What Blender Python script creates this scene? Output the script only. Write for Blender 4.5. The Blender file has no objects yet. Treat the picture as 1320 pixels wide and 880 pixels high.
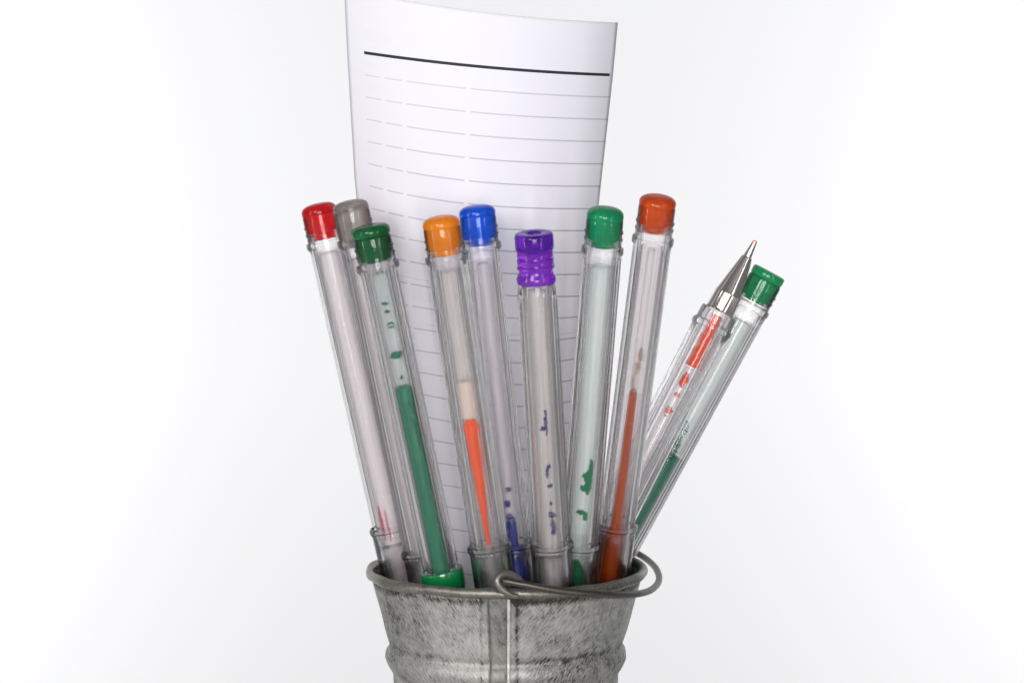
import bpy, math, random
import numpy as np
from mathutils import Vector, Quaternion, Matrix

# ------------------------------------------------------------------ scene, camera, light
sc = bpy.context.scene
COL = sc.collection
MM = 0.001
RIM = 65.0                       # height of the bucket rim above the sweep (mm)
PITCH = math.radians(4.7)
FW = np.array([0, math.cos(PITCH), -math.sin(PITCH)])
RT = np.array([1.0, 0, 0])
UP = np.array([0, math.sin(PITCH), math.cos(PITCH)])
CAM = np.array([0, 0, RIM]) - (-1.4 * RT - 59 * UP + 700 * FW)     # mm

cd = bpy.data.cameras.new("camera")
cam = bpy.data.objects.new("camera", cd); COL.objects.link(cam)
cam.location = Vector(CAM * MM)
cam.rotation_euler = (math.radians(90) - PITCH, 0, 0)
cd.sensor_width = 36; cd.lens = 36 * 700 / 264
cd.clip_start = 0.01; cd.clip_end = 20
cd.dof.use_dof = True; cd.dof.focus_distance = 0.69; cd.dof.aperture_fstop = 22
sc.camera = cam

w = bpy.data.worlds.new("World"); sc.world = w; w.use_nodes = True
w.node_tree.nodes["Background"].inputs[0].default_value = (0.96, 0.97, 1.0, 1)
w.node_tree.nodes["Background"].inputs[1].default_value = 0.27

def lamp(name, loc, target, size, power, col=(1, 1, 1), sy=None):
    l = bpy.data.lights.new(name, 'AREA'); l.energy = power; l.color = col
    l.shape = 'RECTANGLE'; l.size = size; l.size_y = sy or size
    o = bpy.data.objects.new(name, l); COL.objects.link(o)
    o.location = loc
    o.rotation_euler = (Vector(target) - Vector(loc)).to_track_quat('-Z', 'Y').to_euler()
    return o
lamp("softbox_lamp", (-0.66, -1.36, 0.56), (0, 0, 0.08), 0.46, 10.2, (1, 0.99, 0.975))
lamp("added_fill_lamp", (0.02, -1.0, 0.20), (0, 0, 0.08), 0.40, 7.2, (0.97, 0.975, 1))  # unseen front fill, added to brighten the lower pens and paper
lamp("strip_softbox_lamp", (-0.50, -0.30, 0.16), (0, 0, 0.11), 0.035, 0.9, (1, 1, 1), sy=0.6)
lamp("strip_softbox_lamp", (0.42, -0.52, 0.16), (0, 0, 0.11), 0.03, 0.9, (1, 1, 1), sy=0.6)
lamp("backdrop_lamp", (-0.78, 0.62, 0.03), (-0.46, 1.2, 0.03), 0.25, 5.6, sy=0.9)
lamp("backdrop_lamp", (0.78, 0.62, 0.03), (0.46, 1.2, 0.03), 0.25, 5.6, sy=0.9)

sc.view_settings.view_transform = 'Standard'
sc.view_settings.look = 'None'
sc.view_settings.exposure = 0.0
sc.view_settings.gamma = 1.0
cy = sc.cycles
cy.max_bounces = 28; cy.transmission_bounces = 28; cy.glossy_bounces = 8
cy.diffuse_bounces = 5; cy.transparent_max_bounces = 24
cy.blur_glossy = 0.2; cy.sample_clamp_indirect = 60.0

# ------------------------------------------------------------------ helpers
rnd = random.Random(7)

def at(px, py, Y):
    """the point at depth Y (mm) on the line of sight through pixel (px, py) of the photograph"""
    d = FW + RT * (px - 660) / 3500 - UP * (py - 440) / 3500
    return CAM + d * ((Y - CAM[1]) / d[1])

def lin(h):
    h = h.lstrip('#'); c = [int(h[i:i + 2], 16) / 255 for i in (0, 2, 4)]
    return tuple((x / 12.92 if x <= .04045 else ((x + .055) / 1.055) ** 2.4) for x in c) + (1,)

def principled(name, base, rough=.4, metal=0, trans=0, ior=1.5, **kw):
    m = bpy.data.materials.new(name); m.use_nodes = True
    b = m.node_tree.nodes["Principled BSDF"]
    b.inputs["Base Color"].default_value = base if len(base) == 4 else (*base, 1)
    b.inputs["Roughness"].default_value = rough
    b.inputs["Metallic"].default_value = metal
    b.inputs["Transmission Weight"].default_value = trans
    b.inputs["IOR"].default_value = ior
    for k, v in kw.items():
        b.inputs[k.replace('_', ' ')].default_value = v
    return m

def N(m, t, **kw):
    n = m.node_tree.nodes.new(t)
    for k, v in kw.items():
        setattr(n, k, v)
    return n
def L(m, a, b): m.node_tree.links.new(a, b)
def BS(m): return m.node_tree.nodes["Principled BSDF"]

def math_node(m, op, a, b=None, c=None):
    n = N(m, 'ShaderNodeMath', operation=op)
    for i, v in enumerate((a, b, c)):
        if v is None: continue
        if isinstance(v, (int, float)): n.inputs[i].default_value = v
        else: L(m, v, n.inputs[i])
    return n.outputs[0]

def streak_bump(m, sx=900, sz=25, strength=.25, dist=.0002, coord='Object'):
    tc = N(m, 'ShaderNodeTexCoord'); mp = N(m, 'ShaderNodeMapping')
    mp.inputs['Scale'].default_value = (sx, sx, sz)
    L(m, tc.outputs[coord], mp.inputs[0])
    nz = N(m, 'ShaderNodeTexNoise'); nz.inputs['Scale'].default_value = 1; nz.inputs['Detail'].default_value = 3
    L(m, mp.outputs[0], nz.inputs['Vector'])
    bp = N(m, 'ShaderNodeBump'); bp.inputs['Strength'].default_value = strength; bp.inputs['Distance'].default_value = dist
    L(m, nz.outputs[0], bp.inputs['Height']); L(m, bp.outputs[0], BS(m).inputs['Normal'])
    return nz

def mesh_obj(name, verts, faces, mat, parent=None, smooth=True, uvs=None):
    me = bpy.data.meshes.new(name)
    me.from_pydata([tuple(Vector(v) * MM) for v in verts], [], faces)
    me.validate(); me.update()
    if smooth:
        for p in me.polygons: p.use_smooth = True
    if mat: me.materials.append(mat)
    o = bpy.data.objects.new(name, me); COL.objects.link(o)
    if parent: o.parent = parent
    return o

def sharp(o, deg=35):
    """split shading at creases"""
    me = o.data
    import bmesh
    bm = bmesh.new(); bm.from_mesh(me)
    lim = math.radians(deg)
    for e in bm.edges:
        if len(e.link_faces) == 2 and e.calc_face_angle(0) > lim: e.smooth = False
    bm.to_mesh(me); bm.free()
    return o

def lathe(name, prof, mat, parent=None, n=40, hexf=None, closed=False, crease=35, twist=0, jit=None, cx=0, cy_=0):
    """prof: list of (z, radius[, hexness]); closed: the profile is a loop (hollow shell); otherwise ends are capped"""
    V = []; F = []
    for (z, r, *h) in prof:
        h = h[0] if h else 0
        for k in range(n):
            a = 2 * math.pi * k / n
            rr = r
            if h:
                aa = ((a + twist + math.pi / 6) % (math.pi / 3)) - math.pi / 6
                hx = min(r, r * 0.90 / math.cos(aa))
                rr = r * (1 - h) + hx * h
            if jit: rr += jit(z, a)
            V.append((cx + rr * math.cos(a), cy_ + rr * math.sin(a), z))
    m = len(prof)
    for i in range(m if closed else m - 1):
        j = (i + 1) % m
        for k in range(n):
            k2 = (k + 1) % n
            F.append((i * n + k, i * n + k2, j * n + k2, j * n + k))
    if not closed:
        F.append(tuple(range(n))[::-1]); F.append(tuple(range((m - 1) * n, m * n)))
    o = mesh_obj(name, V, F, mat, parent)
    fix_normals(o)
    return sharp(o, crease)

def fix_normals(o):
    import bmesh
    bm = bmesh.new(); bm.from_mesh(o.data)
    bmesh.ops.recalc_face_normals(bm, faces=bm.faces)
    bm.to_mesh(o.data); bm.free()

def tube(name, pts, rad, mat, parent=None, n=12, sub=6, rough=0):
    """a round wire along a smooth path; rad a number or a list"""
    P = [np.array(p, float) for p in pts]
    if not hasattr(rad, '__len__'): rad = [rad] * len(P)
    Q, R = [], []
    for i in range(len(P) - 1):
        p0, p1, p2, p3 = P[max(i - 1, 0)], P[i], P[i + 1], P[min(i + 2, len(P) - 1)]
        for s in range(sub):
            t = s / sub
            Q.append(0.5 * (2 * p1 + (p2 - p0) * t + (2 * p0 - 5 * p1 + 4 * p2 - p3) * t * t + (3 * p1 - p0 - 3 * p2 + p3) * t ** 3))
            R.append(rad[i] * (1 - t) + rad[i + 1] * t)
    Q.append(P[-1]); R.append(rad[-1])
    V, F = [], []
    up = None
    for i, q in enumerate(Q):
        d = Q[min(i + 1, len(Q) - 1)] - Q[max(i - 1, 0)]; d /= np.linalg.norm(d)
        if up is None:
            up = np.cross(d, [0.31, .2, .92]); up /= np.linalg.norm(up)
        up = up - d * (up @ d); up /= np.linalg.norm(up)
        sd = np.cross(d, up)
        for k in range(n):
            a = 2 * math.pi * k / n
            r = R[i] * (1 + rough * rnd.uniform(-1, 1))
            V.append(q + r * (math.cos(a) * up + math.sin(a) * sd))
    for i in range(len(Q) - 1):
        for k in range(n):
            k2 = (k + 1) % n
            F.append((i * n + k, i * n + k2, (i + 1) * n + k2, (i + 1) * n + k))
    F.append(tuple(range(n))[::-1]); F.append(tuple(range((len(Q) - 1) * n, len(Q) * n)))
    o = mesh_obj(name, V, F, mat, parent); fix_normals(o)
    return o

# ------------------------------------------------------------------ materials

def clear_plastic(name, tint, straight=.6, rough=.06, sx=450, sz=14):
    """moulded clear styrene: part of the light refracts, part passes the thin wall straight; longer paths at the edges come out greyer"""
    m = principled(name, tint, rough, 0, 1.0, 1.49)
    nz = streak_bump(m, sx, sz, .30, .00015)
    tr = N(m, 'ShaderNodeBsdfTransparent')
    lw = N(m, 'ShaderNodeLayerWeight'); lw.inputs[0].default_value = .35
    mc = N(m, 'ShaderNodeMix', data_type='RGBA'); L(m, lw.outputs['Facing'], mc.inputs[0])
    mc.inputs[6].default_value = (*tint, 1); mc.inputs[7].default_value = (*[t * .93 for t in tint], 1)
    L(m, mc.outputs[2], tr.inputs[0])
    gl = N(m, 'ShaderNodeBsdfGlossy'); gl.inputs['Roughness'].default_value = .08
    bpn = BS(m).inputs['Normal'].links[0].from_socket; L(m, bpn, gl.inputs['Normal'])
    fr = N(m, 'ShaderNodeFresnel'); fr.inputs[0].default_value = 1.33
    a = N(m, 'ShaderNodeMixShader'); L(m, fr.outputs[0], a.inputs[0]); L(m, tr.outputs[0], a.inputs[1]); L(m, gl.outputs[0], a.inputs[2])
    b = N(m, 'ShaderNodeMixShader'); b.inputs[0].default_value = straight
    L(m, BS(m).outputs[0], b.inputs[1]); L(m, a.outputs[0], b.inputs[2])
    L(m, b.outputs[0], m.node_tree.nodes["Material Output"].inputs['Surface'])
    return m
M_glass = clear_plastic("clear_styrene", (.99, .982, .985), .75)
M_cap = clear_plastic("clear_cap_styrene", (.985, .975, .98), .65, .05, 400, 60)

def cloudy(name, col, opacity, streak=0.0, gloss=.25):
    """thin cloudy plastic: lets light straight through, scatters some of it"""
    m = bpy.data.materials.new(name); m.use_nodes = True
    nt = m.node_tree; nt.nodes.remove(nt.nodes["Principled BSDF"]); out = nt.nodes["Material Output"]
    tr = N(m, 'ShaderNodeBsdfTransparent'); tr.inputs[0].default_value = (*[min(1, c * .25 + .75) for c in col], 1)
    df = N(m, 'ShaderNodeBsdfDiffuse'); df.inputs[0].default_value = (*col, 1)
    tl = N(m, 'ShaderNodeBsdfTranslucent'); tl.inputs[0].default_value = (*col, 1)
    gl = N(m, 'ShaderNodeBsdfGlossy'); gl.inputs['Roughness'].default_value = gloss
    a = N(m, 'ShaderNodeMixShader'); a.inputs[0].default_value = .5; L(m, df.outputs[0], a.inputs[1]); L(m, tl.outputs[0], a.inputs[2])
    b = N(m, 'ShaderNodeMixShader'); b.inputs[0].default_value = opacity; L(m, tr.outputs[0], b.inputs[1]); L(m, a.outputs[0], b.inputs[2])
    c = N(m, 'ShaderNodeMixShader'); L(m, b.outputs[0], c.inputs[1]); L(m, gl.outputs[0], c.inputs[2])
    fr = N(m, 'ShaderNodeFresnel'); fr.inputs[0].default_value = 1.18; L(m, fr.outputs[0], c.inputs[0])
    L(m, c.outputs[0], out.inputs['Surface'])
    tc = N(m, 'ShaderNodeTexCoord'); mp = N(m, 'ShaderNodeMapping'); mp.inputs['Scale'].default_value = (900, 900, 28)
    L(m, tc.outputs['Object'], mp.inputs[0])
    nz = N(m, 'ShaderNodeTexNoise'); nz.inputs['Scale'].default_value = 1; nz.inputs['Detail'].default_value = 4
    L(m, mp.outputs[0], nz.inputs['Vector'])
    o = math_node(m, 'MULTIPLY_ADD', nz.outputs[0], streak, opacity - streak * .5)
    L(m, o, b.inputs[0])
    bp = N(m, 'ShaderNodeBump'); bp.inputs['Strength'].default_value = .4; bp.inputs['Distance'].default_value = .0002
    L(m, nz.outputs[0], bp.inputs['Height'])
    for x in (df, tl, gl): L(m, bp.outputs[0], x.inputs['Normal'])
    return m
M_refill = cloudy("cloudy_refill_plastic", (.95, .93, .94), .012)
M_refill_cream = cloudy("creamy_refill_plastic", (.86, .84, .80), .012)
M_refill_green = cloudy("greenish_refill_plastic", (.80, .86, .83), .012)
M_refill_pink = cloudy("pinkish_refill_plastic", (.86, .82, .82), .012)
M_film = cloudy("dry_residue_film", (.88, .865, .87), .36, .5)
M_film_cream = cloudy("cream_residue_film", (.885, .87, .85), .34, .5)
M_film_green = cloudy("greenish_residue_film", (.855, .885, .87), .34, .5)
M_film_pink = cloudy("pinkish_residue_film", (.89, .86, .86), .36, .5)

def plug_mat(name, col, tr=.45, rough=.16):
    m = principled(name, col, rough, 0, min(.92, tr * 1.9), 1.35, Coat_Weight=.25, Coat_Roughness=.05, Subsurface_Weight=.35, Subsurface_Scale=.0015, Subsurface_Radius=(1, 1, 1))
    tc = N(m, 'ShaderNodeTexCoord'); nz = N(m, 'ShaderNodeTexNoise')
    nz.inputs['Scale'].default_value = 420; nz.inputs['Detail'].default_value = 3
    L(m, tc.outputs['Object'], nz.inputs['Vector'])
    mx = N(m, 'ShaderNodeMix', data_type='RGBA')
    mx.inputs[6].default_value = tuple(c * .94 for c in col[:3]) + (1,)
    mx.inputs[7].default_value = tuple(min(1, c * 1.25 + .02) for c in col[:3]) + (1,)
    L(m, nz.outputs[0], mx.inputs[0]); L(m, mx.outputs[2], BS(m).inputs['Base Color'])
    bp = N(m, 'ShaderNodeBump'); bp.inputs['Strength'].default_value = .12; bp.inputs['Distance'].default_value = .0001
    L(m, nz.outputs[0], bp.inputs['Height']); L(m, bp.outputs[0], BS(m).inputs['Normal'])
    tl = N(m, 'ShaderNodeBsdfTranslucent'); L(m, mx.outputs[2], tl.inputs[0])
    ms = N(m, 'ShaderNodeMixShader'); ms.inputs[0].default_value = .30
    L(m, BS(m).outputs[0], ms.inputs[1]); L(m, tl.outputs[0], ms.inputs[2]); L(m, ms.outputs[0], m.node_tree.nodes["Material Output"].inputs['Surface'])
    return m
def ink_mat(name, hexc):
    m = principled(name, lin(hexc), .4, Specular_IOR_Level=.12)
    tc = N(m, 'ShaderNodeTexCoord'); mp = N(m, 'ShaderNodeMapping'); mp.inputs['Scale'].default_value = (500, 500, 60)
    L(m, tc.outputs['Object'], mp.inputs[0])
    nz = N(m, 'ShaderNodeTexNoise'); nz.inputs['Scale'].default_value = 1
    L(m, mp.outputs[0], nz.inputs['Vector'])
    c = lin(hexc)
    mx = N(m, 'ShaderNodeMix', data_type='RGBA')
    mx.inputs[6].default_value = tuple(x * .8 for x in c[:3]) + (1,)
    mx.inputs[7].default_value = tuple(min(1, x * 1.15) for x in c[:3]) + (1,)
    L(m, nz.outputs[0], mx.inputs[0]); L(m, mx.outputs[2], BS(m).inputs['Base Color'])
    return m

# weathered galvanized steel
def zinc(name, dark=(.025, .023, .019), light=(.45, .445, .42), rough=.52, metal=.6, scale=1.0, stains_and_lines=False):
    m = principled(name, light, rough, metal)
    tc = N(m, 'ShaderNodeTexCoord')
    mp = N(m, 'ShaderNodeMapping', vector_type='TEXTURE'); mp.inputs['Rotation'].default_value = (0, math.radians(34), 0)
    mp.inputs['Scale'].default_value = (1 / 3300 / scale, 1 / 1400 / scale, 1 / 640 / scale)
    L(m, tc.outputs['Object'], mp.inputs[0])
    n1 = N(m, 'ShaderNodeTexNoise'); n1.inputs['Scale'].default_value = 1; n1.inputs['Detail'].default_value = 6; n1.inputs['Roughness'].default_value = .65
    L(m, mp.outputs[0], n1.inputs['Vector'])
    n2 = N(m, 'ShaderNodeTexNoise'); n2.inputs['Scale'].default_value = 85; n2.inputs['Detail'].default_value = 5; n2.inputs['Distortion'].default_value = .6
    L(m, tc.outputs['Object'], n2.inputs['Vector'])
    n3 = N(m, 'ShaderNodeTexVoronoi'); n3.inputs['Scale'].default_value = 330; n3.inputs['Randomness'].default_value = 1
    L(m, tc.outputs['Object'], n3.inputs['Vector'])
    mpb = N(m, 'ShaderNodeMapping', vector_type='TEXTURE'); mpb.inputs['Rotation'].default_value = (0, math.radians(-30), 0)
    mpb.inputs['Scale'].default_value = (1 / 3300 / scale, 1 / 1400 / scale, 1 / 640 / scale); L(m, tc.outputs['Object'], mpb.inputs[0])
    n1b = N(m, 'ShaderNodeTexNoise'); n1b.inputs['Scale'].default_value = 1; n1b.inputs['Detail'].default_value = 6; n1b.inputs['Roughness'].default_value = .65
    L(m, mpb.outputs[0], n1b.inputs['Vector'])
    sx = N(m, 'ShaderNodeSeparateXYZ'); L(m, tc.outputs['Object'], sx.inputs[0])
    side = N(m, 'ShaderNodeMapRange'); L(m, sx.outputs[0], side.inputs[0]); side.inputs[1].default_value = -.006; side.inputs[2].default_value = .008
    n1m = N(m, 'ShaderNodeMix', data_type='FLOAT'); L(m, side.outputs[0], n1m.inputs[0]); L(m, n1b.outputs[0], n1m.inputs[2]); L(m, n1.outputs[0], n1m.inputs[3])
    s = math_node(m, 'MULTIPLY_ADD', n1m.outputs[0], .70, math_node(m, 'MULTIPLY', n2.outputs[0], .22))
    s = math_node(m, 'MULTIPLY_ADD', n3.outputs['Distance'], .10, s)
    if stains_and_lines:
        # oxide: blotches and a dirty line beside the seam; darker lines under the rolled rim and above the rib
        nb = N(m, 'ShaderNodeTexNoise'); nb.inputs['Scale'].default_value = 38; nb.inputs['Detail'].default_value = 4
        L(m, tc.outputs['Object'], nb.inputs['Vector'])
        s = math_node(m, 'ADD', s, math_node(m, 'MULTIPLY', math_node(m, 'SUBTRACT', nb.outputs[0], .52), .30))
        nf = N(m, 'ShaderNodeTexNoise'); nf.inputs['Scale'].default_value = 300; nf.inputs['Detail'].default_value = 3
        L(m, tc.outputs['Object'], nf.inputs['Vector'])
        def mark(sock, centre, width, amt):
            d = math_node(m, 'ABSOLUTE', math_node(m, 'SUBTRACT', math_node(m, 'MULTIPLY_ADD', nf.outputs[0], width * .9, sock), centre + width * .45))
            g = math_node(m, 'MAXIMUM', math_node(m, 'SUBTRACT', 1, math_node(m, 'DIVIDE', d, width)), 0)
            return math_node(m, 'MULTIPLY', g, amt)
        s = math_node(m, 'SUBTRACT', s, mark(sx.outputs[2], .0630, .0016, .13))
        s = math_node(m, 'SUBTRACT', s, mark(sx.outputs[2], .0470, .0016, .07))
        s = math_node(m, 'SUBTRACT', s, mark(sx.outputs[0], .0026, .0009, .11))
        s = math_node(m, 'SUBTRACT', s, mark(sx.outputs[0], -.0062, .0006, .08))
    r = N(m, 'ShaderNodeValToRGB')
    e = r.color_ramp.elements
    e[0].position = .36; e[0].color = (*dark, 1)
    e[1].position = .72; e[1].color = (*light, 1)
    k = e.new(.46); k.color = (*(d * .4 + l * .45 for d, l in zip(dark, light)), 1)
    k = e.new(.55); k.color = (*(l * .72 for l in light), 1)
    L(m, s, r.inputs[0]); L(m, r.outputs[0], BS(m).inputs['Base Color'])
    rr = math_node(m, 'MULTIPLY_ADD', n2.outputs[0], .35, rough - .17)
    L(m, rr, BS(m).inputs['Roughness'])
    bp = N(m, 'ShaderNodeBump'); bp.inputs['Strength'].default_value = .6; bp.inputs['Distance'].default_value = .0003
    L(m, s, bp.inputs['Height']); L(m, bp.outputs[0], BS(m).inputs['Normal'])
    return m
M_zinc = zinc("weathered_zinc", stains_and_lines=True)
M_zinc_seam = zinc("seam_zinc", light=(.30, .295, .27), scale=.8)
M_rim = zinc("rim_zinc", dark=(.05, .047, .04), light=(.27, .255, .22), rough=.34, metal=.75)
M_fold = zinc("worn_bright_zinc", dark=(.25, .24, .22), light=(.75, .74, .70), rough=.4, metal=.4)
M_wire = zinc("wire_zinc", dark=(.05, .047, .04), light=(.11, .10, .08), rough=.32, metal=.8)
M_steel = principled("polished_steel", (.50, .46, .43), .16, 1.0)
M_copper = principled("inked_ball", (.75, .32, .18), .3, .8)

# backdrop
M_back = principled("white_sweep_paper", (.80, .80, .805), .9)
nz = streak_bump(M_back, 60, 60, .04, .0005)

# ------------------------------------------------------------------ white table top and the white wall of paper far behind it
bd = mesh_obj("backdrop", [(-3000, 1200, -900), (3000, 1200, -900), (3000, 1200, 2200), (-3000, 1200, 2200)], [(0, 1, 2, 3)], M_back, smooth=False)
bd['kind'] = 'structure'; bd['label'] = 'plain white paper backdrop behind the bucket'
V = []
tp = [(-340, -26), (-340, -3), (-337, 0), (107, 0), (110, -3), (110, -26)]
for x in (-420, 420):
    V += [(x, y, z) for y, z in tp]
F = [(i, (i + 1) % 6, 6 + (i + 1) % 6, 6 + i) for i in range(6)] + [tuple(range(6))[::-1], tuple(range(6, 12))]
tt_ = mesh_obj("table_surface", V, F, M_back, smooth=False); fix_normals(tt_)
tt_['kind'] = 'structure'; tt_['label'] = 'white table top under the bucket'

def empty(name, loc, quat=None):
    o = bpy.data.objects.new(name, None); COL.objects.link(o)
    o.empty_display_size = .01
    o.location = Vector(loc) * MM
    if quat: o.rotation_mode = 'QUATERNION'; o.rotation_quaternion = quat
    return o

# ------------------------------------------------------------------ the bucket
bucket = empty("bucket", (0, 0, 0))
bucket['label'] = 'small weathered galvanized metal bucket holding all the pens and the paper'
bucket['category'] = 'bucket'

def outer_r(z):      # z relative to rim, mm
    pts = [(0, 35.0), (-4, 34.1), (-10, 32.3), (-15, 31.0), (-17.6, 30.2), (-18.6, 29.75), (-19.3, 30.0), (-20.4, 30.75), (-22, 30.9), (-23.8, 30.2), (-26, 28.9),
           (-27, 28.75), (-28, 28.8), (-32, 28.3), (-42, 26.9), (-43, 26.5), (-44, 27.1), (-46, 27.3), (-48, 26.3), (-50, 25.8), (-63.5, 24.0), (-65, 24.3)]
    for (a, ra), (b, rb) in zip(pts, pts[1:]):
        if b <= z <= a:
            return rb + (ra - rb) * (z - b) / (a - b)
    return 35
def wob(z, a):
    return .28 * math.sin(2 * a + .6) * (1 + (z - RIM) / -60) + .14 * math.sin(5 * a + z * .11) + .10 * math.sin(9 * a - z * .23 + 1) + .06 * math.sin(17 * a + z * .4)
zs = list(np.arange(0, -65.01, -.65)); zs[-1] = -65
pr = [(RIM + z, outer_r(z)) for z in zs]
inn = [(RIM + z, outer_r(z) - .7) for z in zs if z > -63.6][::-1]
pr = pr + [(0.05, 23.0), (1.4, 22.6)] + inn
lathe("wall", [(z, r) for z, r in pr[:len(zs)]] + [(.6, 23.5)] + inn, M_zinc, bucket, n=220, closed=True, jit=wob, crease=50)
lathe("base", [(1.0, 22.9), (2.2, 23.0)], M_zinc, bucket, n=64)

# rolled rim: a slightly dented torus with a break at the handle ear
def rim_ring():
    n, k = 240, 18
    V, F = [], []
    for i in range(n):
        a = 2 * math.pi * i / n
        R = 35.05 + wob(RIM, a)
        zz = .12 * math.sin(3 * a + 1) + .08 * math.sin(11 * a)
        rr = 1.12 + .06 * math.sin(7 * a) + .05 * math.sin(19 * a + 2)
        # pinched where the ear is, straight at the front
        da = (a - math.radians(268.6) + math.pi) % (2 * math.pi) - math.pi
        pin = math.exp(-(da / .035) ** 2)
        rr *= 1 - .30 * pin
        for j in range(k):
            b = 2 * math.pi * j / k
            V.append(((R + rr * math.cos(b)) * math.cos(a), (R + rr * math.cos(b)) * math.sin(a), RIM + zz - .3 * pin + rr * 1.15 * math.sin(b)))
    for i in range(n):
        i2 = (i + 1) % n
        for j in range(k):
            j2 = (j + 1) % k
            F.append((i * k + j, i2 * k + j, i2 * k + j2, i * k + j2))
    o = mesh_obj("rim", V, F, M_rim, bucket); fix_normals(o)
rim_ring()

# folded seam down the front: a raised band with a bright folded edge
def seam_strip(name, a0, a1, lift, mat, zt=-1.2, edge=.35):
    V, F = [], []
    zz = np.arange(zt, -64.5, -.8)
    na = 8
    for z in zz:
        for s in range(na + 1):
            t = s / na
            a = a0 + (a1 - a0) * t
            prof = min(1, min(t, 1 - t) / .14)
            rr = outer_r(z) + wob(RIM + z, a) + (-.15 + lift * prof) + .05 * math.sin(z * 1.3 + s)
            V.append((rr * math.cos(a), rr * math.sin(a), RIM + z))
    m = na + 1
    for i in range(len(zz) - 1):
        for s in range(na):
            F.append((i * m + s, (i + 1) * m + s, (i + 1) * m + s + 1, i * m + s + 1))
    o = mesh_obj(name, V, F, mat, bucket); return o
A = lambda px, r=34: -math.pi / 2 + math.asin((px - 653) / 5.25 / r)
seam_strip("seam", A(629), A(655.5), .55, M_zinc_seam)
seam_strip("seam_fold", A(653.8), A(658.4), 1.15, M_fold)
seam_strip("seam_fold", A(627.5), A(630), .75, M_zinc_seam)

# the ear: curl of wire round the rim, and the folded-down bail handle lying round the right side
Yf = -36.6
def w3(px, py, Y): return at(px, py, Y)
ear = [w3(667, 768, -36.9), w3(656, 765, -37.6), w3(645, 757, -38.0), w3(641, 748, -38.0), w3(645, 740.5, -37.4), w3(654, 739, -36.2), w3(664, 743, -34.6), w3(672, 750, -33.4), w3(674, 758, -33.0)]
tube("handle_ear", ear, [.7, .8, .88, .9, .9, .9, .88, .8, .7], M_rim, bucket, rough=.04)
hp = [w3(649, 748, -38.9), w3(657, 749.5, -39.2), w3(668, 751.5, -39.4), w3(685, 754.5, -39.3), w3(703, 758, -38.9), w3(725, 761.5, -37.9), w3(750, 764, -36.2), w3(775, 765.5, -33.0),
      w3(800, 766.5, -27.5), w3(822, 765, -20), w3(838, 760.5, -11), w3(847.5, 752, -2), w3(849.5, 743, 5), w3(846, 733, 13), w3(838, 724, 20), w3(827, 716, 26), w3(810, 708, 31), w3(780, 702, 36), w3(740, 698, 38.5), w3(680, 697, 38.8), w3(654, 698, 38.5)]
tube("handle", hp, [.7, .9] + [.88] * (len(hp) - 2), M_wire, bucket, rough=.03)
ear2 = [(2, 36.9, RIM - 1), (0, 38, RIM - .3), (-1.6, 38, RIM + 1.2), (-1, 36, RIM + 2.4), (1, 34, RIM + 2), (2, 33.2, RIM + .4)]
tube("handle_ear", ear2, .9, M_rim, bucket)

# ------------------------------------------------------------------ the pens
class Pen:
    def __init__(s, name, top, low, zbot=None, label='', roll=0):
        A_, B_ = at(*top), at(*low)
        s.d = (A_ - B_) / np.linalg.norm(A_ - B_)
        zb = zbot if zbot else 8.0
        s.o = A_ - s.d * (A_[2] - zb) / s.d[2]
        s.L = np.linalg.norm(A_ - s.o)
        q = Vector((0, 0, 1)).rotation_difference(Vector(s.d))
        q = q @ Quaternion((0, 0, 1), roll)
        s.root = empty("gel_pen", s.o, q)
        s.root['label'] = label; s.root['category'] = 'pen'
        s.root['group'] = 'clear plastic gel pens standing in the metal bucket'
        s.q = q
    def z(s, py):
        """distance from the pen's lower end (mm) at which its axis crosses picture row py"""
        lo, hi = 0.0, s.L + 10
        for _ in range(40):
            m = (lo + hi) / 2
            P = s.o + s.d * m - CAM
            y = 440 - 3500 * (P @ UP) / (P @ FW)
            if y > py: lo = m
            else: hi = m
        return lo
    def front(s):
        """angle, in the pen's own frame, of the side that faces the camera"""
        v = s.q.inverted() @ Vector(tuple((CAM - s.o) / 700))
        return math.atan2(v.y, v.x)

def shell(prof_out, wall):
    """closed hollow profile from an outer one"""
    inner = []
    for (z, r, *h) in reversed(prof_out):
        inner.append((z, wall if wall > 2 else r - wall, 0))
    return list(prof_out) + inner

def splotch(name, pen, z0, z1, r, a0, a1, mat, parent, seed=0, rag=.35, fill=1.0):
    """a ragged patch of dried ink clinging to the bore of the refill"""
    R = random.Random(seed)
    nz_, na = max(6, int((z1 - z0) / .22)), 10
    V, F = [], []
    ph = [R.uniform(0, 6.28) for _ in range(6)]
    mid, half = (a0 + a1) / 2, (a1 - a0) / 2
    for i in range(nz_ + 1):
        t = i / nz_
        env = max(.12, math.sin(math.pi * min(max(t, .03), .97))) ** .4
        lo = mid - half * env * (1 - rag * (.5 + .5 * math.sin(ph[0] + t * 5 + 1.5 * math.sin(ph[1] + t * 17)))) + R.uniform(-.05, .05) * half
        hi = mid + half * env * (1 - rag * (.5 + .5 * math.sin(ph[2] + t * 7 + 1.5 * math.sin(ph[3] + t * 13)))) + R.uniform(-.05, .05) * half
        for k in range(na + 1):
            a = lo + (hi - lo) * k / na
            V.append((r * math.cos(a), r * math.sin(a), z0 + (z1 - z0) * t + .12 * math.sin(ph[4] + k * 1.3)))
    m = na + 1
    for i in range(nz_):
        if fill < 1 and math.sin(ph[5] + i * 1.9) > fill * 2 - 1.05: continue
        for k in range(na):
            F.append((i * m + k, i * m + k + 1, (i + 1) * m + k + 1, (i + 1) * m + k))
    o = mesh_obj(name, V, F, mat, parent)
    md = o.modifiers.new("thick", 'SOLIDIFY'); md.thickness = .3 * MM; md.offset = 1
    return o

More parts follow.
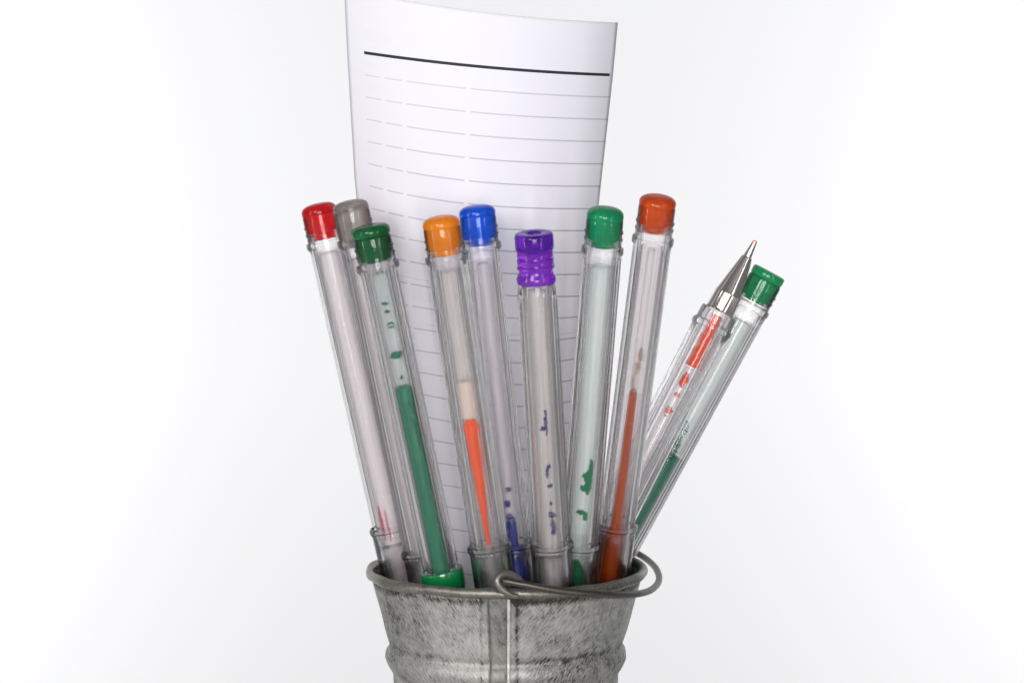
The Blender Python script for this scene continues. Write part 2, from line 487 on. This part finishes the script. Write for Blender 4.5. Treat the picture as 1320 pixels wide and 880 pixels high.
def barrel(p, ztop, zlow, rad=4.85, neck=11, mat=M_glass, bead=True):
    zt = ztop
    pr = [(zlow, rad - .1, 1), (zlow + 1, rad, 1), (zt - neck - 2.2, rad, 1), (zt - neck - 1.0, rad, .7), (zt - neck - .3, rad - .02, 0)]
    if bead:
        pr += [(zt - neck, rad + .28, 0), (zt - neck + .7, rad + .36, 0), (zt - neck + 1.4, rad + .26, 0), (zt - neck + 1.7, rad - .22, 0)]
        if neck > 7:
            for h in (3.2, 5.0):
                pr += [(zt - neck + h, rad - .28), (zt - neck + h + .25, rad - .06), (zt - neck + h + .6, rad - .06), (zt - neck + h + .85, rad - .28)]
    pr += [(zt - .7, rad - .30, 0), (zt - .2, rad - .38, 0), (zt, rad - .6, 0)]
    inn = [(zt, 3.78, 0), (zt - neck + 1, 3.78, 0), (zt - neck - 1, 3.72, 0), (zlow, 3.7, 0)]
    return lathe("barrel", pr + inn, mat, p.root, n=60, closed=True, crease=25)

def dome_plug(p, ztop, color, stem=6.6, head_r=4.55, mat=None, head=2.8, dimple=False):
    """domed end plug: a rounded head on a narrower stem pushed into the barrel"""
    m = mat
    pr = [(ztop - head - stem, 3.1), (ztop - head - stem + .5, 3.5), (ztop - head - stem + 1.0, 3.6), (ztop - head - stem + 1.35, 3.5), (ztop - head - stem + 2, 3.88),
          (ztop - head - .35, 3.9), (ztop - head, 3.92), (ztop - head + .02, head_r - .05), (ztop - head + .3, head_r), (ztop - head * .70, head_r),
          (ztop - head * .50, head_r * .97), (ztop - head * .33, head_r * .90), (ztop - head * .18, head_r * .77), (ztop - head * .08, head_r * .60), (ztop - head * .02, head_r * .38), (ztop, head_r * .1)]
    return lathe("end_plug", pr, m, p.root, n=48, crease=40)

def refill(p, z0, z1, r=2.75, bore=2.0, mat=None, dx=0, dy=0, film=None):
    film = film or ()
    t_ = lathe("refill_tube", [(z0, r), (z1 - .3, r), (z1, r - .12), (z1, bore), (z0, bore)], mat or M_refill, p.root, n=36, closed=True, crease=30, cx=dx, cy_=dy)
    if film:
        m = film[2] if len(film) > 2 else M_film
        lathe("ink_residue", [(film[0], bore * .6), (film[0] + .3, bore + .05), ((film[0] + film[1]) / 2, bore + .05), (film[1] - .4, bore + .04), (film[1], bore * .7)], m, t_, n=28)
    return t_

def ink_column(parent, z0, z1, mat, r0=1.92, r1=None, cx=0, cy_=0, wav=.0, seed=0):
    R = random.Random(seed); n = 10
    r1 = r1 or r0
    pr = []
    for i in range(n + 1):
        t = i / n
        pr.append((z0 + (z1 - z0 - .5) * t, r0 + (r1 - r0) * t + R.uniform(-wav, wav)))
    pr += [(z1 - .15, pr[-1][1] * .93), (z1, pr[-1][1] * .7)]
    return lathe("ink", pr, mat, parent, n=24, crease=60, cx=cx, cy_=cy_)

def cap(p, ztop, zbot, mat=M_cap, rad=5.15, plug=None):
    """clear push-on cap; its mouth is the ringed joint seen above the bucket rim"""
    pr = [(zbot, rad - .3), (zbot + 1, rad), (ztop - 2.6, rad), (ztop - 2.2, rad + .05), (ztop - 1.5, rad + .42), (ztop - .7, rad + .46), (ztop - .2, rad + .2), (ztop, rad - .02)]
    inn = [(ztop, 4.90), (ztop - 1.2, 4.9), (ztop - 1.6, 4.62), (zbot, 4.5)]
    c = lathe("cap", pr + inn, mat, p.root, n=48, closed=True, crease=30)
    if plug:
        lathe("cap_plug", [(zbot + 6, 4.1), (zbot + .2, 4.3), (zbot - .2, 4.6), (zbot - 1.2, 4.4), (zbot - 1.5, 3)], plug, p.root, n=32)
    return c

def grip(p, ztop, zbot, mat, r=3.5, bore=2.9):
    """the narrow nose of the barrel that the cap slides over"""
    return lathe("nose_tube", [(zbot, r * .8), (zbot + 4, r), (ztop - 1, r + .1), (ztop, 4.35), (ztop + .6, 4.4), (ztop + .6, 3.6), (ztop - .5, bore), (zbot, bore * .7)], mat, p.root, n=40, closed=True, crease=30)


M_bub = principled("bubble_glint", (.95, .95, .95), .1, 0, .4, 1.3)
M_speck = principled("dust_speck", (.22, .20, .19), .6)
def bubbles(p, z1, z0, n, seed, size, mat, name="air_bubbles"):
    """fine bubbles or specks of dust clinging to the inside of the clear barrel: one joined mesh"""
    R = random.Random(seed); V, F = [], []
    f_ = p.front()
    for i in range(n):
        t = R.random() ** (1.3 if n > 40 else 1); z = z1 + (z0 - z1) * t; a = f_ + R.uniform(-1.4, 1.4); rr = R.choice([3.5, 3.62, 3.68]); s = R.uniform(*size)
        c = (rr * math.cos(a), rr * math.sin(a), z); b0 = len(V)
        for q in range(5):
            ph = math.pi * q / 4
            for k in range(6):
                th = k * math.pi / 3
                V.append((c[0] + s * math.sin(ph) * math.cos(th), c[1] + s * math.sin(ph) * math.sin(th), c[2] + s * 1.2 * math.cos(ph)))
        for q in range(4):
            for k in range(6):
                F.append((b0 + q * 6 + k, b0 + q * 6 + (k + 1) % 6, b0 + (q + 1) * 6 + (k + 1) % 6, b0 + (q + 1) * 6 + k))
    o = mesh_obj(name, V, F, mat, p.root); o['kind'] = 'stuff'
# --- red
p = Pen('red', (409, 262, -2.3), (517, 740, 2.5), label='pen with a shiny red domed end plug, leftmost of all in the bucket', roll=.2)
Z = p.z
M_red = plug_mat("red_plug", lin('#dc0f1a'))
zt = Z(262)
barrel(p, zt - 2.6, Z(690), neck=8.6)
dome_plug(p, zt, None, mat=M_red, stem=6.4)
bubbles(p, zt - 14, Z(660), 8, 101, (.06, .15), M_speck, 'dust_specks')
rf = refill(p, Z(742) - 20, zt - 12, r=3.3, bore=2.6, mat=M_refill_pink, film=(Z(742) - 18, zt - 12.6, M_film_pink))
M_redink = ink_mat("red_ink", '#c4374a')
f_ = p.front()
splotch("ink_smear", p, Z(690), Z(648), 2.68, f_ - .85, f_ - .6, M_redink, rf, 3, .4, .8)
splotch("ink_smear", p, Z(694), Z(655), 2.68, f_ - .3, f_ - .05, M_redink, rf, 4, .5, .8)
cap(p, Z(676), 3, plug=M_red); grip(p, Z(700), 14, M_glass)
# --- grey
p = Pen('grey', (450, 258, -13.7), (551, 740, -8), label='pen with smoky grey domed end plug, between the red and flanged green ones', roll=.5)
Z = p.z; zt = Z(258)
M_smoke = plug_mat("smoke_plug", (.46, .42, .39, 1), .62, .12)
barrel(p, zt - 2.6, Z(720), neck=8.6)
dome_plug(p, zt, None, mat=M_smoke, stem=9.0)
refill(p, Z(742) - 22, zt - 14, r=3.3, bore=2.6, mat=M_refill_pink, film=(Z(742) - 20, zt - 14.5, M_film_pink))
M_black = ink_mat("black_ink", '#2d2030')
cap(p, Z(706), 3, plug=M_smoke); grip(p, Z(716), 14, M_glass, r=3.5)
# --- green with flange and green collar
p = Pen('green', (476, 290, -27.6), (570, 740, -20), label='pen with flanged dark green end plug, tall green ink column and glossy green cap', roll=.1)
Z = p.z; zt = Z(290)
M_dgreen = plug_mat("dark_green_plug", lin('#06703a'), .3)
barrel(p, zt - 2.9, Z(734), neck=8.2, rad=5.0)
lathe("end_plug", [(zt - 9.2, 3.2), (zt - 8.9, 3.75), (zt - 8.0, 3.88), (zt - 3.1, 3.92), (zt - 2.85, 4.3), (zt - 2.5, 4.75), (zt - 1.6, 4.85), (zt - .9, 4.7), (zt - .3, 4.1), (zt, 2.9), (zt + .02, 1.2), (zt - .25, .9), (zt - .3, .2)], M_dgreen, p.root, n=48, crease=50)
rf = refill(p, Z(738), zt - 11.5, r=3.0, bore=2.05, mat=M_refill_green, film=(Z(495), zt - 12, M_film_green))
M_gink = ink_mat("green_ink", '#005c42')
ink_column(rf, Z(735), Z(497), M_gink, 2.13, seed=2)
bubbles(p, zt - 14, Z(700), 14, 103, (.06, .15), M_speck, 'dust_specks')
f_ = p.front()
for i, (a, b, da, hw, sd, fl) in enumerate([(460, 451, 0, .85, 11, 1), (486, 482, .1, .18, 12, 1), (422, 414, .1, .5, 13, .7), (402, 398, 0, .3, 14, 1), (391, 388, -.1, .5, 15, 1)]):
    splotch("ink_smear", p, Z(a), Z(b), 2.12, f_ + da - hw, f_ + da + hw, M_gink, rf, sd, .5, fl)
M_gcap = principled("green_cap", lin('#066634'), .17, 0, .12, 1.5, Coat_Weight=.4, Coat_Roughness=.06)
zc = Z(733)
lathe("cap", [(zc - 42, 4.6), (zc - 41, 5.1), (zc - 6.6, 5.4), (zc - 6.2, 5.05), (zc - 5.4, 5.0), (zc - 5.0, 5.4), (zc - .6, 5.5), (zc - .15, 5.38), (zc, 5.1), (zc - .1, 4.5), (zc - .8, 3.9), (zc - 3, 2.2), (zc - 3, .1)], M_gcap, p.root, n=56, crease=45)
# --- orange
p = Pen('orange', (567, 278, -33.3), (636, 740, -24.8), label='pen with bright yellow orange end plug and tapering ink, left of the blue one', roll=.35)
Z = p.z; zt = Z(278)
M_orange = plug_mat("orange_plug", lin('#ff9a14'), .3)
barrel(p, zt - 2.7, Z(712), neck=8.6)
dome_plug(p, zt, None, mat=M_orange, stem=6.9)
bubbles(p, zt - 14, Z(660), 8, 106, (.06, .15), M_bub, 'air_bubbles')
rf = refill(p, Z(742) - 18, zt - 13, r=2.9, bore=2.0, mat=M_refill_cream, film=(Z(488), zt - 13.5, M_film_cream))
M_oink = ink_mat("orange_ink", '#cc4400')
ink_column(rf, Z(702), Z(545), M_oink, .5, 2.1, seed=5)
f_ = p.front()
splotch("ink_smear", p, Z(547), Z(538), 2.1, f_ - .75, f_ + .75, M_oink, rf, 21, .2)
M_pale = cloudy("pale_follower_gel", (.92, .80, .72), .7, .4)
lathe("ink_follower", [(Z(537), 2.06), (Z(492), 2.06), (Z(490), 1.6)], M_pale, rf, n=20)
cap(p, Z(700), 3, plug=M_orange)
grip(p, Z(713), 16, M_glass)
M_grng = principled("green_tint_ring", lin('#0a7a45'), .2, 0, .35, 1.45)
splotch("ink_smear", p, Z(742), Z(714), 3.6, f_ + .9, f_ + 1.2, M_grng, p.root, 31, .1)
splotch("ink_smear", p, Z(735), Z(714), 3.6, f_ - 1.2, f_ - .95, M_grng, p.root, 32, .1)
# --- blue
p = Pen('blue', (614, 264, -17.3), (667, 740, -11.8), label='pen with a shiny blue domed end plug, directly right of the orange one', roll=.05)
Z = p.z; zt = Z(264)
M_blue = plug_mat("blue_plug", lin('#1478ff'), .5)
barrel(p, zt - 2.7, Z(712), neck=8.4)
dome_plug(p, zt, None, mat=M_blue, stem=7.4)
bubbles(p, zt - 14, Z(680), 12, 104, (.06, .15), M_bub, 'air_bubbles')
rf = refill(p, Z(742) - 20, zt - 14, r=3.1, bore=1.45, mat=M_refill, film=(Z(668), zt - 14.5, M_film))
M_bink = ink_mat("blue_ink", '#081670')
ink_column(rf, Z(742) - 15, Z(672), M_bink, 1.6, 1.45, seed=6, cx=-.15)
f_ = p.front()
splotch("ink_smear", p, Z(678), Z(660), 1.55, f_ - 1, f_ + .6, M_bink, rf, 23, .5, .8)
splotch("ink_smear", p, Z(651), Z(643), 1.55, f_ - .95, f_ + .25, M_bink, rf, 24, .3)
splotch("ink_smear", p, Z(631), Z(626), 1.55, f_ - .4, f_ + .6, M_bink, rf, 25, .6, .7)
cap(p, Z(697), 3, plug=M_blue); grip(p, Z(713), 16, M_glass, r=3.4)
M_bdeep = principled("dark_blue_ink", lin('#101a70'), .3)
lathe("ink", [(Z(742) - 16, 3.0), (Z(735), 3.2), (Z(718), 2.6), (Z(711), 2.9), (Z(706), 3.1), (Z(704), 2.8)], M_bdeep, p.root, n=28, jit=lambda z, a: -.1 + .2 * math.sin(z * .9 + a * 2))
# --- purple
p = Pen('purple', (688, 297, -40), (713, 740, -24.8), label='pen with ribbed purple end plug that has a hole in its top', roll=.45)
Z = p.z; zt = Z(300)
M_purple = plug_mat("purple_plug", lin('#7a22c0'), .6)
M_purple2 = plug_mat("purple_plug_stem", lin('#a448dc'), .9, .12)
lathe("end_plug", [(zt - 4.3, 4.35), (zt - 4.1, 4.62), (zt - 3.5, 4.72), (zt - .8, 4.72), (zt - .2, 4.5), (zt, 4.1), (zt - .05, 1.9), (zt - .3, 1.6), (zt - 2, 1.4), (zt - 2, .1)], M_purple, p.root, n=48, crease=45)
lathe("plug_stem", [(zt - 12.37, 4.2), (zt - 12.22, 4.72), (zt - 11.33, 4.84), (zt - 10.59, 4.65), (zt - 9.85, 4.2), (zt - 9.18, 4.1), (zt - 8.67, 4.55), (zt - 8.07, 4.6), (zt - 7.93, 4.1), (zt - 7.63, 4.05), (zt - 7.48, 4.5), (zt - 6.30, 4.5), (zt - 6.15, 4.05), (zt - 5.85, 4.0), (zt - 5.71, 4.45), (zt - 4.74, 4.4), (zt - 4.52, 4.0), (zt - 4.30, 4.0), (zt - 4.26, 3.5)], M_purple2, p.root, n=48, crease=30)
barrel(p, zt - 12.45, Z(708), neck=2.5, bead=False, rad=4.85)
rf = refill(p, Z(742) - 20, zt - 13.5, r=3.15, bore=2.3, mat=M_refill_cream, film=(Z(742) - 18, zt - 14, M_film_cream))
M_pink = cloudy("violet_ink_film", lin("#4a3596")[:3], .65, .6)
f_ = p.front()
for i, (a, b, da, hw, sd) in enumerate([(557, 524, .15, .16, 41), (551, 546, -.15, .25, 47), (612, 598, 0, .13, 42), (600, 595, .2, .22, 48), (624, 620, .15, .24, 43), (647, 643, .2, .13, 44), (664, 656, .25, .3, 45), (684, 666, .3, .26, 46)]):
    splotch("ink_smear", p, Z(a), Z(b), 2.37, f_ + da - hw * 1.5, f_ + da + hw * 1.5, M_pink, rf, sd, .7, .9)
cap(p, Z(697), 3, plug=M_purple, rad=5.1); grip(p, Z(712), 16, M_glass)
# --- teal
p = Pen('teal', (781, 267, -33), (743, 740, -14), label='pen with teal green domed end plug, between the purple and burnt orange ones', roll=.6)
Z = p.z; zt = Z(267)
M_teal = plug_mat("teal_plug", lin('#06a871'), .4)
barrel(p, zt - 2.7, Z(712), neck=8.8)
dome_plug(p, zt, None, mat=M_teal, stem=7.0)
bubbles(p, zt - 14, Z(680), 16, 102, (.06, .15), M_speck, 'dust_specks')
rf = refill(p, Z(742) - 20, zt - 14, r=3.3, bore=2.7, mat=M_refill_green, film=(Z(712), zt - 14.5, M_film_green))
M_tink = ink_mat("teal_ink", '#006a40')
f_ = p.front()
for (a, b, a0, a1, sd) in [(632, 600, -.15, .55, 51), (612, 587, .2, .55, 56), (628, 621, -.5, .3, 52), (611, 605, -.35, .3, 53), (665, 655, -.05, .4, 54), (658, 652, -.6, .3, 55)]:
    splotch("ink_smear", p, Z(a), Z(b), 2.78, f_ + a0 + .1, f_ + a1 + .25, M_tink, rf, sd, .45)
lathe("ink", [(Z(742) - 14, 2.0), (Z(745), 2.1), (Z(737), 1.9), (Z(728), 1.35), (Z(720), .7), (Z(716), .3)], M_tink, rf, n=24, cx=-.3)
cap(p, Z(697), 3, plug=M_teal); grip(p, Z(712), 20, M_glass, r=3.85, bore=3.5)
# --- burnt orange
p = Pen('burnt', (849, 252, -30), (786, 740, -6.3), label='pen with burnt orange domed end plug and a thin rust ink column', roll=.15)
Z = p.z; zt = Z(252)
M_burnt = plug_mat("burnt_orange_plug", lin('#d85a08'), .4)
barrel(p, zt - 2.5, Z(690), neck=9.6)
dome_plug(p, zt, None, mat=M_burnt, stem=6.6, head=2.5)
bubbles(p, zt - 14, Z(660), 10, 105, (.06, .15), M_speck, 'dust_specks')
rf = refill(p, Z(742) - 20, zt - 13, r=2.9, bore=1.0, mat=M_refill_pink, film=(Z(500), zt - 13.5, M_film_pink))
M_rust = ink_mat("rust_ink", '#8e3604')
ink_column(rf, Z(690), Z(502), M_rust, 1.3, 1.05, seed=8)
M_tan = cloudy("tan_follower_gel", (.55, .38, .28), .8, .5)
f_ = p.front()
for (a, b, a0, a1, sd) in [(495, 482, -.6, .1, 61), (480, 462, -.4, .5, 62), (462, 445, 0, .7, 63)]:
    splotch("ink_smear", p, Z(a), Z(b), 1.7, f_ + a0, f_ + a1 + .1, M_tan, rf, sd, .6, .7)
lathe("ink", [(Z(742) - 16, 2.85), (Z(745), 2.85), (Z(700), 2.8), (Z(687), 2.5), (Z(683), 2.0)], M_rust, p.root, n=28, cx=-.2)
cap(p, Z(672), 3, plug=M_burnt); grip(p, Z(688), 16, M_glass, r=3.6, bore=3.2)
# --- tip-up pen
p = Pen('tip', (974, 310, 2.7), (755, 740, 3.9), label='uncapped pen standing upside down with its steel writing point in the air', roll=.3)
Z = p.z; zt = Z(310) 
M_vink = ink_mat("vermilion_ink", '#c63c00')
lathe("ball", [(zt - 1.2, .5), (zt - .7, .66), (zt - .25, .6), (zt, .3)], M_copper, p.root, n=16)
lathe("metal_tip", [(zt - 20.2, 3.72), (zt - 19.8, 3.8), (zt - 19.4, 3.72), (zt - 15.2, 3.55), (zt - 15.0, 3.4), (zt - 14.6, 3.3), (zt - 4.8, 1.45), (zt - 4.6, 1.1), (zt - 4.2, 1.05), (zt - .9, .68), (zt - .8, .3)], M_steel, p.root, n=48, crease=22)
barrel(p, zt - 20.3, 12, neck=5.2, rad=5.15)
rf = refill(p, 14, zt - 20.8, r=2.75, bore=1.55, mat=M_refill, film=(16, Z(474), M_film_pink))
ink_column(rf, Z(472), zt - 21.5, M_vink, 1.78, 1.45, wav=.12, seed=9)
f_ = p.front()
for (a, b, a0, a1, sd, fl) in [(498, 483, -.5, .5, 71, 1), (490, 480, -.3, .1, 72, 1), (536, 524, -.6, .3, 73, .6), (530, 525, 0, .6, 74, .7), (510, 505, -.5, .5, 75, .5)]:
    splotch("ink_smear", p, Z(a), Z(b), 1.65, f_ + a0 - .2, f_ + a1 + .2, M_vink, rf, sd, .6, fl)
bubbles(p, zt - 22, zt - 58, 50, 5, (.10, .24), M_bub)
lathe("end_plug", [(9, 3.4), (9.5, 4.4), (12, 4.5), (12.1, 3.6), (18, 3.5)], M_orange, p.root, n=32)
# --- right green
M_gfilm = cloudy("green_ink_film", lin("#0a8060")[:3], .6, .7)
p = Pen('green2', (992, 351, 10.6), (780, 740, 12.6), label='pen with a small green end plug, rightmost of all and leaning far to the right', roll=.5)
Z = p.z; zt = Z(350)
M_green2 = plug_mat("leaf_green_plug", lin('#109a60'), .35)
barrel(p, zt - 2.4, 30, neck=8.8, rad=4.85)
pr = [(zt - 8.8, 3.3), (zt - 8.3, 3.6), (zt - 7.8, 3.8), (zt - 2.5, 3.9), (zt - 2.3, 4.35), (zt - 1.8, 4.5), (zt - .6, 4.5), (zt - .15, 4.3), (zt, 3.9), (zt - .12, 3.2), (zt - .1, .1)]
lathe("end_plug", pr, M_green2, p.root, n=48, crease=45)
rf = refill(p, 14, zt - 14, r=3.4, bore=2.6, mat=M_refill_green, film=(Z(581), zt - 14.5, M_film_green))
ink_column(rf, 20, Z(583), M_gink, 2.85, 2.7, seed=12)
bubbles(p, zt - 14, Z(600), 14, 107, (.06, .15), M_speck, 'dust_specks')
f_ = p.front()
for (a, b, a0, a1, sd, fl) in [(590, 570, -.6, .7, 81, .8), (574, 560, -.3, .5, 82, .6), (566, 540, -.5, .4, 83, .35)]:
    splotch("ink_smear", p, Z(a), Z(b), 2.68, f_ + a0, f_ + a1, M_gfilm, rf, sd, .5, fl)
cap(p, 44, 3, plug=M_green2)

# ------------------------------------------------------------------ the curled sheet of ruled paper
KEY = {
 -2.4: ([443, 545, 659, 728, 768, 797], [-14, 4, 19, 27, 29, 28]),
 0: ([470, 545, 620, 700, 787], [68, 79, 86, 92, 97]),
 6: ([475, 513, 549, 620, 644, 704, 771], [239, 249, 255, 264, 267, 268.5, 269]),
 10: ([475, 520, 561, 620, 717, 749], [352, 365, 371, 378, 383, 381]),
 13: ([536, 571.6, 656, 690, 720, 742], [451, 457, 466.6, 467.5, 466.6, 461]),
 16: ([554.5, 573, 620, 670, 720, 735], [537.5, 543, 549, 551, 548, 543]),
 18: ([564.5, 596, 635, 668, 700, 728], [596, 601.6, 604.5, 605.7, 604, 597]),
 23: ([587, 619, 650, 668, 690, 715], [737, 742, 742.5, 741, 739, 732])}
KQ = sorted(KEY); KP = [np.polyfit((np.array(KEY[q][0]) - 620) / 100, KEY[q][1], 2 if q in (0, -2.4) else 3) for q in KQ]
def rowy(q, px):
    u = (px - 620) / 100
    u = max(u, -1.65)
    vals = [np.polyval(c, u) for c in KP]
    if q <= KQ[0]: return vals[0] + (q - KQ[0]) * 28.6
    if q >= KQ[-1]: return vals[-1] + (q - KQ[-1]) * 27.3
    return float(np.interp(q, KQ, vals))
QX = [-5, 0, 6, 10, 13, 16, 18, 23, 27]
XL = [440, 447.5, 457.5, 470, 482, 496, 505, 532, 540]
XR = [803, 790, 771, 754, 744.5, 736, 729.5, 716, 706]
def paper_point(s, q):
    xl, xr = np.interp(q, QX, XL), np.interp(q, QX, XR)
    w = (xr - xl) / 5.0
    # part of a cone: flatter at the top, rolled tighter towards the bucket
    tt = min(1, max(0, (q + 5) / 29))
    phi = .62 + .62 * tt
    yf = 4.0 - 9.0 * (1 - tt)            # front of the bulge
    r = w / (2 * math.sin(phi))
    a = phi * (2 * s - 1) * 1.0
    # the right edge curls back a little harder
    x = (xl + xr) / 2 + 5 * r * math.sin(a)
    extra = max(0, s - .86) / .14
    y = yf + r * (1 - math.cos(a)) + 2.6 * extra ** 2
    return x, y
NS, NQ = 64, 150
F = []
# cut the top edge of the sheet along row -2.4 (the part above leaves the frame only at the left)
V, UV = [], []
for j in range(NQ + 1):
    q = -2.4 + (24.6 + 2.4) * j / NQ
    for i in range(NS + 1):
        s = i / NS; x, y = paper_point(s, q)
        V.append(at(x, rowy(q, x), y)); UV.append((s, q))
m = NS + 1
for j in range(NQ):
    for i in range(NS):
        F.append((j * m + i, (j + 1) * m + i, (j + 1) * m + i + 1, j * m + i + 1))
M_paper = principled("ruled_note_paper", (.82, .81, .85), .75, 0, 0, 1.45)
M = M_paper
uvn = N(M, 'ShaderNodeUVMap'); sp = N(M, 'ShaderNodeSeparateXYZ'); L(M, uvn.outputs[0], sp.inputs[0])
U_, Q_ = sp.outputs[0], math_node(M, 'SUBTRACT', math_node(M, 'MULTIPLY', sp.outputs[1], 40), 5)
def band(x, c, hw):       # 1 inside |x-c|<hw
    return math_node(M, 'LESS_THAN', math_node(M, 'ABSOLUTE', math_node(M, 'SUBTRACT', x, c)), hw)
def AND(*a):
    r = a[0]
    for b in a[1:]: r = math_node(M, 'MULTIPLY', r, b)
    return r
def NOT(a): return math_node(M, 'SUBTRACT', 1, a)
fr = math_node(M, 'ABSOLUTE', math_node(M, 'SUBTRACT', Q_, math_node(M, 'ROUND', Q_)))
rule = AND(math_node(M, 'LESS_THAN', fr, .030), math_node(M, 'GREATER_THAN', Q_, .5), math_node(M, 'GREATER_THAN', U_, .075))
# three gaps in each rule
for c, hw in ((.148, .009), (.232, .008), (.462, .008)):
    rule = AND(rule, NOT(band(U_, c, hw)))
second = AND(band(Q_, 11.75, .018), math_node(M, 'GREATER_THAN', U_, .3))
second2 = AND(band(Q_, 9.72, .016), math_node(M, 'LESS_THAN', U_, .5))
head = AND(band(Q_, 0, .066), math_node(M, 'GREATER_THAN', U_, .075), math_node(M, 'LESS_THAN', U_, .985))
# print showing through from the other side: faint blotches in the figure columns
mp = N(M, 'ShaderNodeMapping'); mp.inputs['Scale'].default_value = (70, 60, 1); L(M, uvn.outputs[0], mp.inputs[0])
nn = N(M, 'ShaderNodeTexNoise'); nn.inputs['Scale'].default_value = 4; nn.inputs['Detail'].default_value = 2; L(M, mp.outputs[0], nn.inputs['Vector'])
blot = math_node(M, 'MULTIPLY', math_node(M, 'SUBTRACT', nn.outputs[0], .42), 1.6)
ghost = AND(band(math_node(M, 'FRACT', Q_), .45, .22), band(U_, .112, .03), math_node(M, 'GREATER_THAN', Q_, .4))
ghost2 = AND(band(Q_, -.72, .22), band(U_, .13, .055))
ghost3 = AND(band(Q_, 10.4, .3), band(U_, .30, .055))
gsum = math_node(M, 'ADD', math_node(M, 'MULTIPLY', ghost, .10), math_node(M, 'ADD', math_node(M, 'MULTIPLY', ghost2, .12), math_node(M, 'MULTIPLY', ghost3, .30)))
gsum = N(M, 'ShaderNodeMath', operation='MULTIPLY', use_clamp=True).outputs[0] if False else math_node(M, 'MULTIPLY', gsum, math_node(M, 'MAXIMUM', blot, 0))
fade = N(M, 'ShaderNodeMapRange'); L(M, Q_, fade.inputs[0])
fade.inputs[1].default_value = 1; fade.inputs[2].default_value = 8; fade.inputs[3].default_value = .34; fade.inputs[4].default_value = .58
ufade = N(M, 'ShaderNodeMapRange'); L(M, U_, ufade.inputs[0]); ufade.inputs[3].default_value = .62; ufade.inputs[4].default_value = 1.15
rs = math_node(M, 'MULTIPLY', rule, math_node(M, 'MULTIPLY', fade.outputs[0], ufade.outputs[0]))
amt = math_node(M, 'MAXIMUM', math_node(M, 'MAXIMUM', rs, math_node(M, 'MULTIPLY', math_node(M, 'ADD', second, second2), .25)), gsum)
mx = N(M, 'ShaderNodeMix', data_type='RGBA'); mx.inputs[6].default_value = (.60, .585, .622, 1); mx.inputs[7].default_value = (.10, .10, .115, 1)
L(M, amt, mx.inputs[0])
mx2 = N(M, 'ShaderNodeMix', data_type='RGBA'); mx2.inputs[7].default_value = (.012, .013, .02, 1)
L(M, head, mx2.inputs[0]); L(M, mx.outputs[2], mx2.inputs[6]); L(M, mx2.outputs[2], BS(M).inputs['Base Color'])
fib = N(M, 'ShaderNodeTexNoise'); fib.inputs['Scale'].default_value = 900; fib.inputs['Detail'].default_value = 3
tc = N(M, 'ShaderNodeTexCoord'); L(M, tc.outputs['Object'], fib.inputs['Vector'])
bp = N(M, 'ShaderNodeBump'); bp.inputs['Strength'].default_value = .08; bp.inputs['Distance'].default_value = .0002
L(M, fib.outputs[0], bp.inputs['Height']); L(M, bp.outputs[0], BS(M).inputs['Normal'])
po = mesh_obj("note_paper", V, F, M_paper)
ul = po.data.uv_layers.new(name="UVMap")
for lp in po.data.loops:
    s, q = UV[lp.vertex_index]; ul.data[lp.index].uv = (s, (q + 5) / 40)
md = po.modifiers.new("thickness", 'SOLIDIFY'); md.thickness = .12 * MM; md.offset = 0
po['label'] = 'tall curled sheet of white ruled note paper standing behind the pens'
po['category'] = 'paper'
